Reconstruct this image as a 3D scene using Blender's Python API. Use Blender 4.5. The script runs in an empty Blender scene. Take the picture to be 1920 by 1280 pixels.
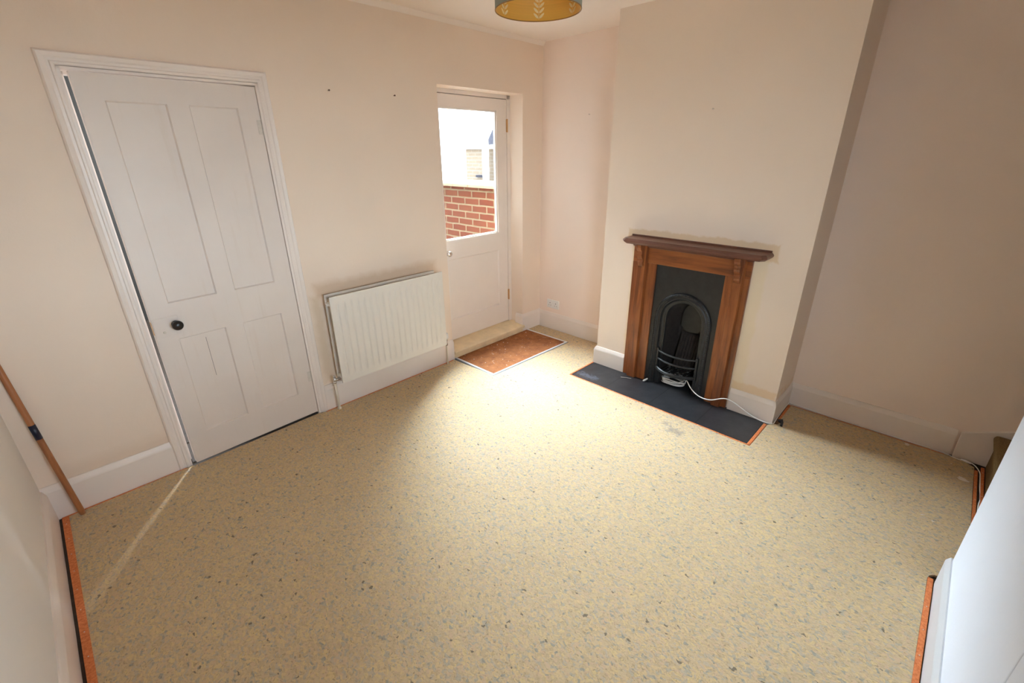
import bpy, bmesh, math, random
from mathutils import Vector, Matrix
random.seed(7)
S = bpy.context.scene
COL = S.collection
PI = math.pi

# ------------------------------------------------------------------ camera, sky, sun, exposure
R = [[0.6975897, -0.71645597, -0.00771074], [-0.27978765, -0.26248122, -0.92348388], [0.65961161, 0.64637021, -0.38355973]]
cam_d = bpy.data.cameras.new('camera'); cam = bpy.data.objects.new('camera', cam_d); COL.objects.link(cam)
m3 = Matrix(((R[0][0], -R[1][0], -R[2][0]), (R[0][1], -R[1][1], -R[2][1]), (R[0][2], -R[1][2], -R[2][2])))
cam.matrix_world = Matrix.Translation((-3.3518, -2.9113, 1.6575)) @ m3.to_4x4()
cam_d.sensor_width = 36; cam_d.lens = 856.09 / 1920 * 36; cam_d.clip_start = 0.01
S.camera = cam
S.view_settings.view_transform = 'Standard'; S.view_settings.look = 'None'
S.view_settings.gamma = 1; S.view_settings.use_curve_mapping = False
S.view_settings.exposure = 2.38
S.cycles.max_bounces = 12; S.cycles.diffuse_bounces = 10; S.cycles.glossy_bounces = 4
S.cycles.transparent_max_bounces = 8; S.cycles.sample_clamp_indirect = 8

SKY = 4.6
W = bpy.data.worlds.new('sky'); S.world = W; W.use_nodes = True
wn = W.node_tree.nodes; wl = W.node_tree.links
bg = wn['Background']; bg.inputs[0].default_value = (0.73, 0.865, 1.0, 1); bg.inputs[1].default_value = SKY

def lamp_sun(direction, strength, angle, color):
    d = bpy.data.lights.new('sun', 'SUN'); d.energy = strength; d.angle = math.radians(angle); d.color = color
    o = bpy.data.objects.new('sun', d); COL.objects.link(o)
    o.rotation_euler = Vector(direction).to_track_quat('Z', 'Y').to_euler(); o.location = (0, 3, 4)
lamp_sun((0.22, 0.67, 0.71), 16.5, 56, (0.78, 0.89, 1.0))
# daylight enters through the glazed door: a portal tells the renderer where to look for the sky
def portal(loc, rot, w, h):
    pd = bpy.data.lights.new('daylight_portal', 'AREA'); pd.shape = 'RECTANGLE'; pd.size = w; pd.size_y = h; pd.cycles.is_portal = True
    po = bpy.data.objects.new('daylight_portal', pd); COL.objects.link(po); po.location = loc; po.rotation_euler = rot
portal((-0.66, 0.26, 1.45), (math.radians(-90), 0, 0), 0.8, 1.1)        # glazed garden door
portal((-2.63, -3.36, 1.35), (math.radians(90), 0, 0), 0.86, 1.1)      # added fill window in the near wall, unseen
kl = bpy.data.lights.new('streak_lamp', 'POINT'); kl.energy = 34; kl.shadow_soft_size = 0.06; kl.color = (0.85, 0.93, 1.0)
ko = bpy.data.objects.new('streak_lamp', kl); COL.objects.link(ko); ko.location = (-1.95, 1.55, 1.7)      # added unseen lamp, throws the light streak through the door gap

# ------------------------------------------------------------------ helpers
def tag(o, label=None, cat=None, group=None, kind=None):
    if label: o['label'] = label
    if cat: o['category'] = cat
    if group: o['group'] = group
    if kind: o['kind'] = kind
    return o

def empty(name, loc=(0, 0, 0), rz=0, label=None, cat=None, group=None, kind=None):
    o = bpy.data.objects.new(name, None); COL.objects.link(o); o.location = loc; o.rotation_euler = (0, 0, rz)
    o.empty_display_size = 0.1
    return tag(o, label, cat, group, kind)

class MB:
    def __init__(s): s.v = []; s.f = []; s.m = []; s.sm = []
    def add(s, vs, fs, mi=0, smooth=False):
        b = len(s.v); s.v += [tuple(v) for v in vs]
        for f in fs: s.f.append(tuple(b + i for i in f)); s.m.append(mi); s.sm.append(smooth)
        return s
    def box(s, x0, x1, y0, y1, z0, z1, mi=0):
        v = [(x, y, z) for x in (x0, x1) for y in (y0, y1) for z in (z0, z1)]
        return s.add(v, [(0, 1, 3, 2), (4, 6, 7, 5), (0, 4, 5, 1), (2, 3, 7, 6), (0, 2, 6, 4), (1, 5, 7, 3)], mi)
    def prism(s, poly, a0, a1, axis='z', mi=0, smooth=False):
        def P(p, a): return {'z': (p[0], p[1], a), 'x': (a, p[0], p[1]), 'y': (p[0], a, p[1])}[axis]
        n = len(poly); vs = [P(p, a0) for p in poly] + [P(p, a1) for p in poly]
        s.add(vs, [tuple(range(n - 1, -1, -1)), tuple(range(n, 2 * n))], mi)
        b = len(s.v) - 2 * n
        for i in range(n):
            j = (i + 1) % n; s.f.append((b + i, b + j, b + n + j, b + n + i)); s.m.append(mi); s.sm.append(smooth)
        return s
    def tube(s, pts, r, n=10, mi=0, caps=True):
        pts = [Vector(p) for p in pts]; N = len(pts); rs = r if isinstance(r, (list, tuple)) else [r] * N
        up = None; vs = []; fs = []
        for i, p in enumerate(pts):
            t = (pts[min(i + 1, N - 1)] - pts[max(i - 1, 0)]).normalized()
            if up is None:
                up = Vector((0, 0, 1)) if abs(t.z) < 0.9 else Vector((1, 0, 0))
            a = t.cross(up).normalized(); up = a.cross(t).normalized()
            for k in range(n):
                c = math.cos(2 * PI * k / n) * rs[i]; d = math.sin(2 * PI * k / n) * rs[i]
                vs.append(p + a * c + up * d)
        for i in range(N - 1):
            for k in range(n):
                fs.append((i * n + k, i * n + (k + 1) % n, (i + 1) * n + (k + 1) % n, (i + 1) * n + k))
        s.add(vs, fs, mi, True)
        if caps:
            b = len(s.v) - len(vs)
            s.f.append(tuple(b + k for k in range(n))[::-1]); s.m.append(mi); s.sm.append(False)
            s.f.append(tuple(b + (N - 1) * n + k for k in range(n))); s.m.append(mi); s.sm.append(False)
        return s
    def lathe(s, prof, origin, axis, n=24, mi=0):
        # prof: list of (radius, along)
        A = Vector(axis).normalized(); U = A.orthogonal().normalized(); V = A.cross(U); O = Vector(origin)
        vs = []; fs = []
        for r, h in prof:
            for k in range(n):
                a = 2 * PI * k / n; vs.append(O + A * h + (U * math.cos(a) + V * math.sin(a)) * r)
        for i in range(len(prof) - 1):
            for k in range(n):
                fs.append((i * n + k, i * n + (k + 1) % n, (i + 1) * n + (k + 1) % n, (i + 1) * n + k))
        s.add(vs, fs, mi, True)
        b = len(s.v) - len(vs)
        s.f.append(tuple(b + k for k in range(n))[::-1]); s.m.append(mi); s.sm.append(False)
        s.f.append(tuple(b + (len(prof) - 1) * n + k for k in range(n))); s.m.append(mi); s.sm.append(False)
        return s
    def build(s, name, mats, parent=None, bevel=0, seg=2, fix=True):
        me = bpy.data.meshes.new(name); me.from_pydata(s.v, [], s.f)
        for m in (mats if isinstance(mats, (list, tuple)) else [mats]): me.materials.append(m)
        for p, mi, sm in zip(me.polygons, s.m, s.sm): p.material_index = mi; p.use_smooth = sm
        if fix:
            bm = bmesh.new(); bm.from_mesh(me); bmesh.ops.recalc_face_normals(bm, faces=bm.faces); bm.to_mesh(me); bm.free()
        o = bpy.data.objects.new(name, me); COL.objects.link(o)
        if parent: o.parent = parent
        if bevel:
            b = o.modifiers.new('bevel', 'BEVEL'); b.width = bevel; b.segments = seg; b.limit_method = 'ANGLE'; b.angle_limit = math.radians(40)
            b.harden_normals = False
        return o

def sweep(mb, path, prof, closed=False, mi=0):
    # path: xy points, profile: (offset to the left of travel, z); mitred corners
    n = len(path); P = [Vector((p[0], p[1])) for p in path]; L = []
    for i in range(n):
        def nrm(a, b):
            d = (b - a).normalized(); return Vector((-d.y, d.x))
        if i == 0: m = nrm(P[0], P[1])
        elif i == n - 1: m = nrm(P[-2], P[-1])
        else:
            n1 = nrm(P[i - 1], P[i]); n2 = nrm(P[i], P[i + 1]); m = (n1 + n2) / (1 + n1.dot(n2))
        L.append(m)
    k = len(prof); vs = [(P[i].x + L[i].x * o, P[i].y + L[i].y * o, z) for i in range(n) for o, z in prof]
    fs = []
    for i in range(n - 1):
        for j in range(k):
            j2 = (j + 1) % k
            fs.append((i * k + j, i * k + j2, (i + 1) * k + j2, (i + 1) * k + j))
    fs.append(tuple(range(k))[::-1]); fs.append(tuple((n - 1) * k + j for j in range(k)))
    mb.add(vs, fs, mi)
    return mb

def smoothpath(pts, k=8):
    P = [Vector(p) for p in pts]; out = []
    for i in range(len(P) - 1):
        p0 = P[max(i - 1, 0)]; p1 = P[i]; p2 = P[i + 1]; p3 = P[min(i + 2, len(P) - 1)]
        for j in range(k):
            t = j / k
            out.append(0.5 * ((2 * p1) + (p2 - p0) * t + (2 * p0 - 5 * p1 + 4 * p2 - p3) * t * t + (3 * p1 - p0 - 3 * p2 + p3) * t ** 3))
    out.append(P[-1]); return out

# ------------------------------------------------------------------ materials
class NT:
    def __init__(s, name):
        s.m = bpy.data.materials.new(name); s.m.use_nodes = True; s.t = s.m.node_tree; s.n = s.t.nodes; s.l = s.t.links
        s.b = s.n['Principled BSDF']; s.geo = s.n.new('ShaderNodeNewGeometry'); s.tc = s.n.new('ShaderNodeTexCoord')
    def link(s, a, b): s.l.new(a, b)
    def noise(s, scale, detail=3, rough=0.5, vec=None, dist=0):
        n = s.n.new('ShaderNodeTexNoise'); n.inputs['Scale'].default_value = scale; n.inputs['Detail'].default_value = detail
        n.inputs['Roughness'].default_value = rough; n.inputs['Distortion'].default_value = dist
        s.link(vec or s.tc.outputs['Object'], n.inputs['Vector']); return n.outputs['Fac']
    def ramp(s, fac, stops, interp='LINEAR'):
        r = s.n.new('ShaderNodeValToRGB'); e = r.color_ramp; e.interpolation = interp
        while len(e.elements) < len(stops): e.elements.new(0.5)
        for el, (p, c) in zip(e.elements, stops): el.position = p; el.color = (*c, 1) if len(c) == 3 else c
        s.link(fac, r.inputs[0]); return r.outputs[0]
    def mix(s, fac, a, b, mode='MIX'):
        m = s.n.new('ShaderNodeMix'); m.data_type = 'RGBA'; m.blend_type = mode; m.clamp_factor = True
        for sock, val in ((m.inputs[0], fac), (m.inputs[6], a), (m.inputs[7], b)):
            if isinstance(val, (int, float)): sock.default_value = val
            elif isinstance(val, tuple): sock.default_value = (*val, 1)
            else: s.link(val, sock)
        return m.outputs[2]
    def math(s, op, a, b=None, c=None, clamp=False):
        m = s.n.new('ShaderNodeMath'); m.operation = op; m.use_clamp = clamp
        for i, val in enumerate((a, b, c)):
            if val is None: continue
            if isinstance(val, (int, float)): m.inputs[i].default_value = val
            else: s.link(val, m.inputs[i])
        return m.outputs[0]
    def bump(s, h, strength, dist=0.01):
        b = s.n.new('ShaderNodeBump'); b.inputs['Strength'].default_value = strength; b.inputs['Distance'].default_value = dist
        s.link(h, b.inputs['Height']); s.link(b.outputs[0], s.b.inputs['Normal'])
    def sep(s, vec=None):
        x = s.n.new('ShaderNodeSeparateXYZ'); s.link(vec or s.tc.outputs['Object'], x.inputs[0]); return x.outputs
    def mapping(s, scale=(1, 1, 1), rot=(0, 0, 0), vec=None):
        m = s.n.new('ShaderNodeMapping'); m.inputs['Scale'].default_value = scale; m.inputs['Rotation'].default_value = rot
        s.link(vec or s.tc.outputs['Object'], m.inputs[0]); return m.outputs[0]
    def boxmask(s, a, b, ca, ha, cb, hb, soft, jitter=None):
        # 1 inside a rectangle of the two coordinates, fading over soft metres, edge broken up by noise
        da = s.math('SUBTRACT', s.math('ABSOLUTE', s.math('SUBTRACT', a, ca)), ha)
        db = s.math('SUBTRACT', s.math('ABSOLUTE', s.math('SUBTRACT', b, cb)), hb)
        d = s.math('MAXIMUM', da, db)
        if jitter is not None: d = s.math('ADD', d, jitter)
        return s.math('SUBTRACT', 1.0, s.math('DIVIDE', d, soft), clamp=True)
    def col(s, c):
        if isinstance(c, tuple): s.b.inputs['Base Color'].default_value = (*c, 1)
        else: s.link(c, s.b.inputs['Base Color'])
    def set(s, rough=None, metal=None, spec=None, **k):
        if rough is not None: s.b.inputs['Roughness'].default_value = rough
        if metal is not None: s.b.inputs['Metallic'].default_value = metal
        if spec is not None: s.b.inputs['Specular IOR Level'].default_value = spec
        return s

def simple(name, c, rough=0.5, metal=0, spec=0.5, var=0.06, scale=12, bump=0.0, bscale=60):
    t = NT(name); t.set(rough, metal, spec)
    f = t.noise(scale, 4, 0.6)
    t.col(t.ramp(f, [(0.25, tuple(x * (1 - var) for x in c)), (0.75, tuple(min(1, x * (1 + var)) for x in c))]))
    if bump: t.bump(t.noise(bscale, 4, 0.6), bump, 0.004)
    return t.m

WALLC = (0.84, 0.705, 0.585)
STAIN = (0.60, 0.44, 0.27)
def wall_mat(name, base=WALLC, marks=(), axes=(0, 2), spots=()):
    t = NT(name); t.set(0.75, 0, 0.25)
    f = t.noise(1.3, 3, 0.5); f2 = t.noise(9, 4, 0.6)
    c = t.ramp(f, [(0.3, tuple(x * 0.97 for x in base)), (0.7, tuple(min(1, x * 1.02) for x in base))])
    xyz = t.sep(); a = xyz[axes[0]]; b = xyz[axes[1]]
    jit = t.math('MULTIPLY', t.math('SUBTRACT', t.noise(16, 4, 0.6), 0.5), 0.05)
    for (ca, ha, cb, hb, soft, amt, colr) in marks:
        mk = t.boxmask(a, b, ca, ha, cb, hb, soft, jit)
        c = t.mix(t.math('MULTIPLY', mk, amt), c, colr)
    t.col(c)
    h = t.math('ADD', t.math('MULTIPLY', t.noise(2.2, 2), 1.0), t.math('MULTIPLY', t.noise(40, 4, 0.7), 0.10))
    t.bump(h, 0.35, 0.02)
    return t.m

M = {}
M['wall_back'] = wall_mat('painted_plaster_back', marks=[
    (-1.73, 0.46, 0.835, 0.02, 0.05, 0.55, (0.62, 0.43, 0.26)),       # rust-brown bloom above the radiator
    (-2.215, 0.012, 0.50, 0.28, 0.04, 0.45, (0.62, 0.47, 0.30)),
    (-3.35, 0.22, 0.19, 0.02, 0.06, 0.30, (0.62, 0.45, 0.32)),
    ])
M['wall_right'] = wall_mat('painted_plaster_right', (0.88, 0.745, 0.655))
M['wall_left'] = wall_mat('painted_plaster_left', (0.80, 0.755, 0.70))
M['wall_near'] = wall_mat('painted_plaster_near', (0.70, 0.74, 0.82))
M['wall_chimney'] = wall_mat('painted_plaster_chimney', axes=(1, 2), marks=[
    (-1.66, 0.50, 1.09, 0.045, 0.012, 0.75, (0.72, 0.53, 0.32)),      # bare strip round the mantel shelf
    (-1.66, 0.445, 0.60, 0.46, 0.02, 0.55, (0.80, 0.66, 0.44)),
    (-2.19, 0.13, 0.185, 0.022, 0.012, 0.65, (0.76, 0.55, 0.33))])
M['ceiling'] = wall_mat('ceiling_paint', (0.86, 0.77, 0.69))
M['trim'] = simple('white_gloss_trim', (0.83, 0.745, 0.68), 0.38, var=0.03, scale=3)
def door_paint():
    t = NT('old_white_door_paint'); t.set(0.42, 0, 0.4)
    f = t.noise(2.5, 4, 0.6); c = t.ramp(f, [(0.3, (0.73, 0.645, 0.585)), (0.7, (0.775, 0.695, 0.635))])
    v = t.mapping((9, 9, 0.7)); g = t.noise(3, 4, 0.6, vec=v)
    c = t.mix(t.math('MULTIPLY', t.math('SUBTRACT', g, 0.58, clamp=True), 1.6), c, (0.66, 0.54, 0.44))
    z = t.sep()[2]; low = t.math('SUBTRACT', 1.0, t.math('DIVIDE', z, 0.5), clamp=True)
    c = t.mix(t.math('MULTIPLY', t.math('MULTIPLY', low, t.noise(4, 4)), 0.5), c, (0.68, 0.55, 0.45))
    t.col(c); t.bump(t.noise(30, 3), 0.12, 0.004); return t.m
M['door'] = door_paint()
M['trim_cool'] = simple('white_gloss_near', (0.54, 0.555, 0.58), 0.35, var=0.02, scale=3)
M['radiator'] = simple('radiator_enamel', (0.77, 0.72, 0.655), 0.32, var=0.02, scale=3)
M['black'] = simple('dark_gap', (0.02, 0.018, 0.016), 0.7)
M['boards'] = simple('old_floorboards', (0.06, 0.045, 0.035), 0.8, var=0.3, scale=30)
M['chrome'] = simple('chrome', (0.75, 0.75, 0.76), 0.15, 1.0, var=0.02)
M['brass'] = simple('old_brass', (0.60, 0.33, 0.13), 0.4, 0.3, var=0.1)
M['painted_metal'] = simple('painted_over_metal', (0.66, 0.60, 0.53), 0.45, var=0.1, scale=60)
M['knob'] = simple('dark_brown_bakelite', (0.018, 0.012, 0.009), 0.3, var=0.1)
M['whiteplastic'] = simple('white_plastic', (0.82, 0.80, 0.77), 0.35, var=0.02)
M['cream_pipe'] = simple('cream_painted_pipe', (0.74, 0.66, 0.54), 0.4, var=0.04)
M['sill'] = simple('yellowed_cream_sill', (0.80, 0.65, 0.42), 0.45, var=0.16, scale=7)
M['alu'] = simple('white_metal_mat_frame', (0.78, 0.79, 0.80), 0.35, 0.2, var=0.03)
M['greystrip'] = simple('frame_shade_grey', (0.22, 0.24, 0.25), 0.45, 0.3)  # colour of the shade line painted round the mat frame
M['cable'] = simple('white_cable_sheath', (0.93, 0.91, 0.88), 0.45, var=0.06, scale=40)
M['paper'] = simple('torn_paper', (0.78, 0.70, 0.60), 0.8, var=0.08, scale=40)
M['downpipe'] = simple('white_upvc', (0.9, 0.9, 0.9), 0.4)
M['slate'] = simple('grey_roof_slate', (0.022, 0.021, 0.026), 0.9, var=0.2, spec=0.05)
M['paving'] = simple('pale_yard_paving', (0.22, 0.20, 0.18), 0.8, var=0.12, scale=5)
M['render'] = simple('white_render', (0.6, 0.59, 0.57), 0.85)
M['coping'] = simple('pale_coping_brick', (0.32, 0.22, 0.13), 0.8, var=0.12, scale=14)

def strip_mat():
    t = NT('orange_plywood_gripper'); t.set(0.6, 0, 0.3)
    n = t.noise(90, 4, 0.7); c = t.ramp(n, [(0.3, (0.52, 0.13, 0.04)), (0.55, (0.72, 0.23, 0.08)), (0.8, (0.80, 0.33, 0.13))])
    t.col(c); t.bump(n, 0.3, 0.002); return t.m
M['strip'] = strip_mat()

def underlay_mat():
    t = NT('speckled_crumb_underlay'); t.set(0.75, 0, 0.35)
    warp = t.n.new('ShaderNodeTexNoise'); warp.inputs['Scale'].default_value = 35; t.link(t.tc.outputs['Object'], warp.inputs['Vector'])
    add = t.n.new('ShaderNodeMixRGB'); add.blend_type = 'ADD'; add.inputs[0].default_value = 0.028
    t.link(t.tc.outputs['Object'], add.inputs[1]); t.link(warp.outputs['Color'], add.inputs[2])
    vec = t.mapping((1.0, 0.62, 1), (0, 0, 0.25), add.outputs[0])
    def vor(scale):
        v = t.n.new('ShaderNodeTexVoronoi'); v.inputs['Scale'].default_value = scale; t.link(vec, v.inputs['Vector'])
        sp = t.n.new('ShaderNodeSeparateColor'); t.link(v.outputs['Color'], sp.inputs[0]); return sp.outputs, v.outputs['Distance']
    (r, g, b), d = vor(125)
    c = t.ramp(r, [(0.0, (0.60, 0.465, 0.285)), (0.26, (0.555, 0.425, 0.26)), (0.44, (0.65, 0.49, 0.275)), (0.58, (0.61, 0.45, 0.29)),
                   (0.70, (0.66, 0.51, 0.27)), (0.78, (0.53, 0.44, 0.32)), (0.88, (0.47, 0.41, 0.31)), (0.965, (0.37, 0.345, 0.28)), (0.993, (0.22, 0.18, 0.13))], 'CONSTANT')
    (r2, g2, b2), d2 = vor(260)
    c2 = t.ramp(r2, [(0.0, (1.0, 1.0, 1.0)), (0.60, (0.93, 0.92, 0.91)), (0.80, (0.84, 0.83, 0.83)), (0.91, (0.68, 0.67, 0.67)), (0.975, (0.48, 0.46, 0.44)), (0.985, (1.12, 1.1, 1.05))], 'CONSTANT')
    c = t.mix(0.65, c, c2, "MULTIPLY")
    patch = t.noise(2.2, 4, 0.6)
    c = t.mix(0.5, c, t.ramp(patch, [(0.3, (0.92, 0.9, 0.88)), (0.7, (1.0, 1.0, 1.0))]), 'MULTIPLY')
    # smudges of dirt near the hearth
    x, y, z = t.sep()
    for cx, cy, hx, hy in ((-0.862, -1.925, 0.018, 0.035), (-0.815, -1.84, 0.006, 0.008)):
        mk = t.boxmask(x, y, cx, hx, cy, hy, 0.03, t.math('MULTIPLY', t.math('SUBTRACT', t.noise(60, 4), 0.5), 0.10))
        c = t.mix(t.math('MULTIPLY', mk, 0.42), c, (0.14, 0.14, 0.17))
    t.col(c)
    h = t.math('ADD', t.math('MULTIPLY', r, 0.5), t.noise(140, 3, 0.7)); t.bump(h, 0.5, 0.003)
    return t.m
M['underlay'] = underlay_mat()

def coir():
    t = NT('rust_coir'); t.set(0.9, 0, 0.1)
    n = t.noise(14, 5, 0.7); c = t.ramp(n, [(0.3, (0.26, 0.105, 0.05)), (0.55, (0.40, 0.16, 0.065)), (0.75, (0.50, 0.21, 0.09))])
    f = t.noise(420, 2, 0.5); c = t.mix(0.5, c, t.ramp(f, [(0.35, (0.6, 0.55, 0.5)), (0.65, (1.1, 1.1, 1.1))]), 'MULTIPLY')
    bits = t.ramp(t.noise(48, 2, 0.4), [(0.70, (0, 0, 0)), (0.73, (1, 1, 1))])
    c = t.mix(bits, c, (0.72, 0.66, 0.60)); t.col(c); t.bump(f, 0.8, 0.004); return t.m
M['coir'] = coir()

def wood(name, c0, c1, c2, axis=2, gloss=0.32):
    t = NT(name); t.set(gloss, 0, 0.5)
    sc = [28, 28, 28]; sc[axis] = 2.2
    v = t.mapping(tuple(sc)); n = t.noise(1.0, 6, 0.62, vec=v, dist=0.6)
    c = t.ramp(n, [(0.28, c0), (0.5, c1), (0.72, c2)])
    big = t.noise(5, 3); c = t.mix(t.math('MULTIPLY', t.math('SUBTRACT', big, 0.52, clamp=True), 2.2), c, c0)
    t.col(c); t.bump(n, 0.1, 0.002); return t.m
M['pine_v'] = wood('stained_pine_upright', (0.10, 0.026, 0.010), (0.26, 0.078, 0.022), (0.38, 0.13, 0.036))
M['pine_h'] = wood('stained_pine_frieze', (0.12, 0.034, 0.012), (0.29, 0.088, 0.024), (0.38, 0.13, 0.036), axis=1)
M['mantel'] = wood('dark_stained_shelf', (0.10, 0.036, 0.022), (0.155, 0.06, 0.038), (0.20, 0.085, 0.055), axis=1, gloss=0.35)
M['handle'] = wood('varnished_broom_handle', (0.26, 0.095, 0.035), (0.40, 0.155, 0.055), (0.46, 0.20, 0.08), gloss=0.4)
M['bluetape'] = simple('navy_band', (0.012, 0.014, 0.035), 0.4)

def iron():
    t = NT('black_leaded_cast_iron'); t.set(0.42, 0.0, 0.5)
    n = t.noise(25, 4, 0.6); t.col(t.ramp(n, [(0.3, (0.012, 0.0125, 0.013)), (0.7, (0.022, 0.022, 0.023))]))
    t.bump(t.noise(160, 3, 0.6), 0.15, 0.002); return t.m
M['iron'] = iron()
M['soot'] = simple('sooty_fireclay', (0.030, 0.022, 0.019), 0.8, var=0.35, scale=30, bump=0.5)

def hearth_mat():
    t = NT('black_hearth_tiles'); t.set(0.38, 0, 0.5)
    x, y, z = t.sep(); n = t.noise(11, 5, 0.65)
    c = t.ramp(n, [(0.3, (0.016, 0.016, 0.018)), (0.7, (0.035, 0.035, 0.040))])
    for j in (-1.265, -1.625, -1.97):
        d = t.math('ABSOLUTE', t.math('SUBTRACT', y, j)); g = t.math('LESS_THAN', d, 0.0035)
        c = t.mix(g, c, (0.008, 0.008, 0.009))
    sp = t.ramp(t.noise(150, 1, 0.3), [(0.76, (0, 0, 0)), (0.79, (1, 1, 1))]); c = t.mix(t.math('MULTIPLY', sp, 0.4), c, (0.3, 0.3, 0.3))
    mk = t.boxmask(x, y, -0.60, 0.010, -1.06, 0.07, 0.03, t.math('MULTIPLY', t.math('SUBTRACT', t.noise(40, 4), 0.5), 0.14))
    c = t.mix(t.math('MULTIPLY', mk, 0.6), c, (0.12, 0.14, 0.19))
    t.col(c); return t.m
M['hearth'] = hearth_mat()

def brick(name, c1, c2, mortar, bw=0.235, bh=0.075, ms=0.009):
    t = NT(name); t.set(0.85, 0, 0.2)
    x, y, z = t.sep(); cb = t.n.new('ShaderNodeCombineXYZ'); t.link(y, cb.inputs[0]); t.link(z, cb.inputs[1])
    wob = t.n.new('ShaderNodeTexNoise'); wob.inputs['Scale'].default_value = 9; t.link(cb.outputs[0], wob.inputs['Vector'])
    mx = t.n.new('ShaderNodeMixRGB'); mx.blend_type = 'ADD'; mx.inputs[0].default_value = 0.012; t.link(cb.outputs[0], mx.inputs[1]); t.link(wob.outputs['Color'], mx.inputs[2])
    b = t.n.new('ShaderNodeTexBrick'); b.inputs['Scale'].default_value = 1; b.inputs['Brick Width'].default_value = bw; b.inputs['Row Height'].default_value = bh
    b.inputs['Mortar Size'].default_value = ms; b.inputs['Mortar Smooth'].default_value = 0.2; b.inputs['Bias'].default_value = -0.1
    b.inputs['Color1'].default_value = (*c1, 1); b.inputs['Color2'].default_value = (*c2, 1); b.inputs['Mortar'].default_value = (*mortar, 1)
    t.link(mx.outputs[0], b.inputs['Vector'])
    n = t.noise(22, 5, 0.7); c = t.mix(0.6, b.outputs[0], t.ramp(n, [(0.3, (0.72, 0.68, 0.66)), (0.7, (1.15, 1.1, 1.05))]), 'MULTIPLY')
    t.col(c); t.bump(t.math('ADD', t.math('MULTIPLY', b.outputs['Fac'], -1.0), t.math('MULTIPLY', n, 0.4)), 0.6, 0.006); return t.m
M['brick'] = brick('red_garden_brick', (0.125, 0.028, 0.010), (0.16, 0.048, 0.019), (0.20, 0.15, 0.085))
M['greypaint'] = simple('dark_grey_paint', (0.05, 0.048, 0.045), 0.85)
M['yardbrick'] = brick('dark_yard_brick', (0.20, 0.10, 0.07), (0.26, 0.14, 0.10), (0.22, 0.19, 0.16))
M['palebrick'] = brick('pale_yellow_brick', (0.105, 0.078, 0.052), (0.088, 0.068, 0.047), (0.12, 0.10, 0.08))

def glass():
    t = NT('window_glass'); out = t.n['Material Output']
    tr = t.n.new('ShaderNodeBsdfTransparent'); tr.inputs[0].default_value = (0.97, 0.985, 0.98, 1)
    gl = t.n.new('ShaderNodeBsdfGlossy'); gl.inputs['Roughness'].default_value = 0.02
    fr = t.n.new('ShaderNodeLayerWeight'); fr.inputs[0].default_value = 0.5
    fac = t.math('MULTIPLY_ADD', t.math('POWER', fr.outputs['Facing'], 5.0), 0.5, 0.03)
    mx = t.n.new('ShaderNodeMixShader'); t.link(fac, mx.inputs[0]); t.link(tr.outputs[0], mx.inputs[1]); t.link(gl.outputs[0], mx.inputs[2])
    t.link(mx.outputs[0], out.inputs[0]); return t.m
M['glass'] = glass()

def shade_mat(name, c, tr=0.25):
    t = NT(name); t.set(0.45, 0, 0.4); v = t.mapping((1, 1, 160)); n = t.noise(1.0, 2, vec=v)
    t.col(t.ramp(n, [(0.3, tuple(x * 0.95 for x in c)), (0.7, tuple(min(1, x * 1.04) for x in c))]))
    t.b.inputs['Transmission Weight'].default_value = 0.0
    return t.m
M['shade_in'] = shade_mat('gold_shade_lining', (0.86, 0.47, 0.085))
M['shade_leaf'] = shade_mat('pale_leaf_print', (0.95, 0.78, 0.42))
M['shade'] = shade_mat('sage_grey_shade', (0.36, 0.38, 0.30))
M['shade_rim'] = simple('dark_gold_rim', (0.34, 0.17, 0.04), 0.5)
def stair_carpet():
    t = NT('olive_brown_stair_carpet'); t.set(0.95, 0, 0.1); n = t.noise(260, 3, 0.7)
    t.col(t.ramp(n, [(0.3, (0.16, 0.10, 0.045)), (0.7, (0.33, 0.23, 0.11))])); t.bump(n, 0.8, 0.006); return t.m
M['stair'] = stair_carpet()

# ------------------------------------------------------------------ the room shell
RA = 0.018                       # the back wall is a degree out of square
XR = 0.038; XRS = 0.025          # right wall plane, face of its baseboard
XL = -3.69; YN = -3.22; H = 2.5
UF = -0.009                      # level of the boards under the underlay
WB = 0.012                       # back wall plane in its own frame

# back wall with the panelled-door opening and the deep garden-door opening
d1 = (-3.109, -2.325, 2.0); d2 = (-1.12, -0.222, 2.098); T = 0.215
mb = MB()
def wseg(x0, x1, z0, z1): mb.box(x0, x1, WB, WB + T, z0, z1)
wseg(XL - 0.2, d1[0], -0.05, H + 0.1); wseg(d1[0], d1[1], d1[2], H + 0.1); wseg(d1[1], d2[0], -0.05, H + 0.1)
wseg(d2[0], d2[1], d2[2], H + 0.1); wseg(d2[1], XR + 0.25, -0.05, H + 0.1)
wb = mb.build('wall_back', M['wall_back']); wb.rotation_euler = (0, 0, RA)
tag(wb, 'cream painted back wall holding the panelled door and the glazed garden door', 'wall', kind='structure')
# right wall (both alcoves, behind the chimney breast), runs on past the stairs
mb = MB().box(XR, XR + 0.25, -6.2, WB + 0.02, -0.05, H + 0.1)
tag(mb.build('wall_right', M['wall_right']), 'cream wall forming the alcoves either side of the chimney breast', 'wall', kind='structure')
# chimney breast with a real recess for the fire
CX = -0.335; CY0 = -0.955; CY1 = -2.328; RY0 = -1.43; RY1 = -1.87
mb = MB()
mb.box(CX, XR, RY0, CY0, -0.05, H + 0.05); mb.box(CX, XR, CY1, RY1, -0.05, H + 0.05); mb.box(CX, XR, RY1, RY0, 0.90, H + 0.05)
mb.box(-0.03, XR, RY1, RY0, -0.05, 0.90)
cb = mb.build('wall_chimney', M['wall_chimney'])
tag(cb, 'projecting cream chimney breast around the small fireplace', 'chimney breast', kind='structure')
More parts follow.
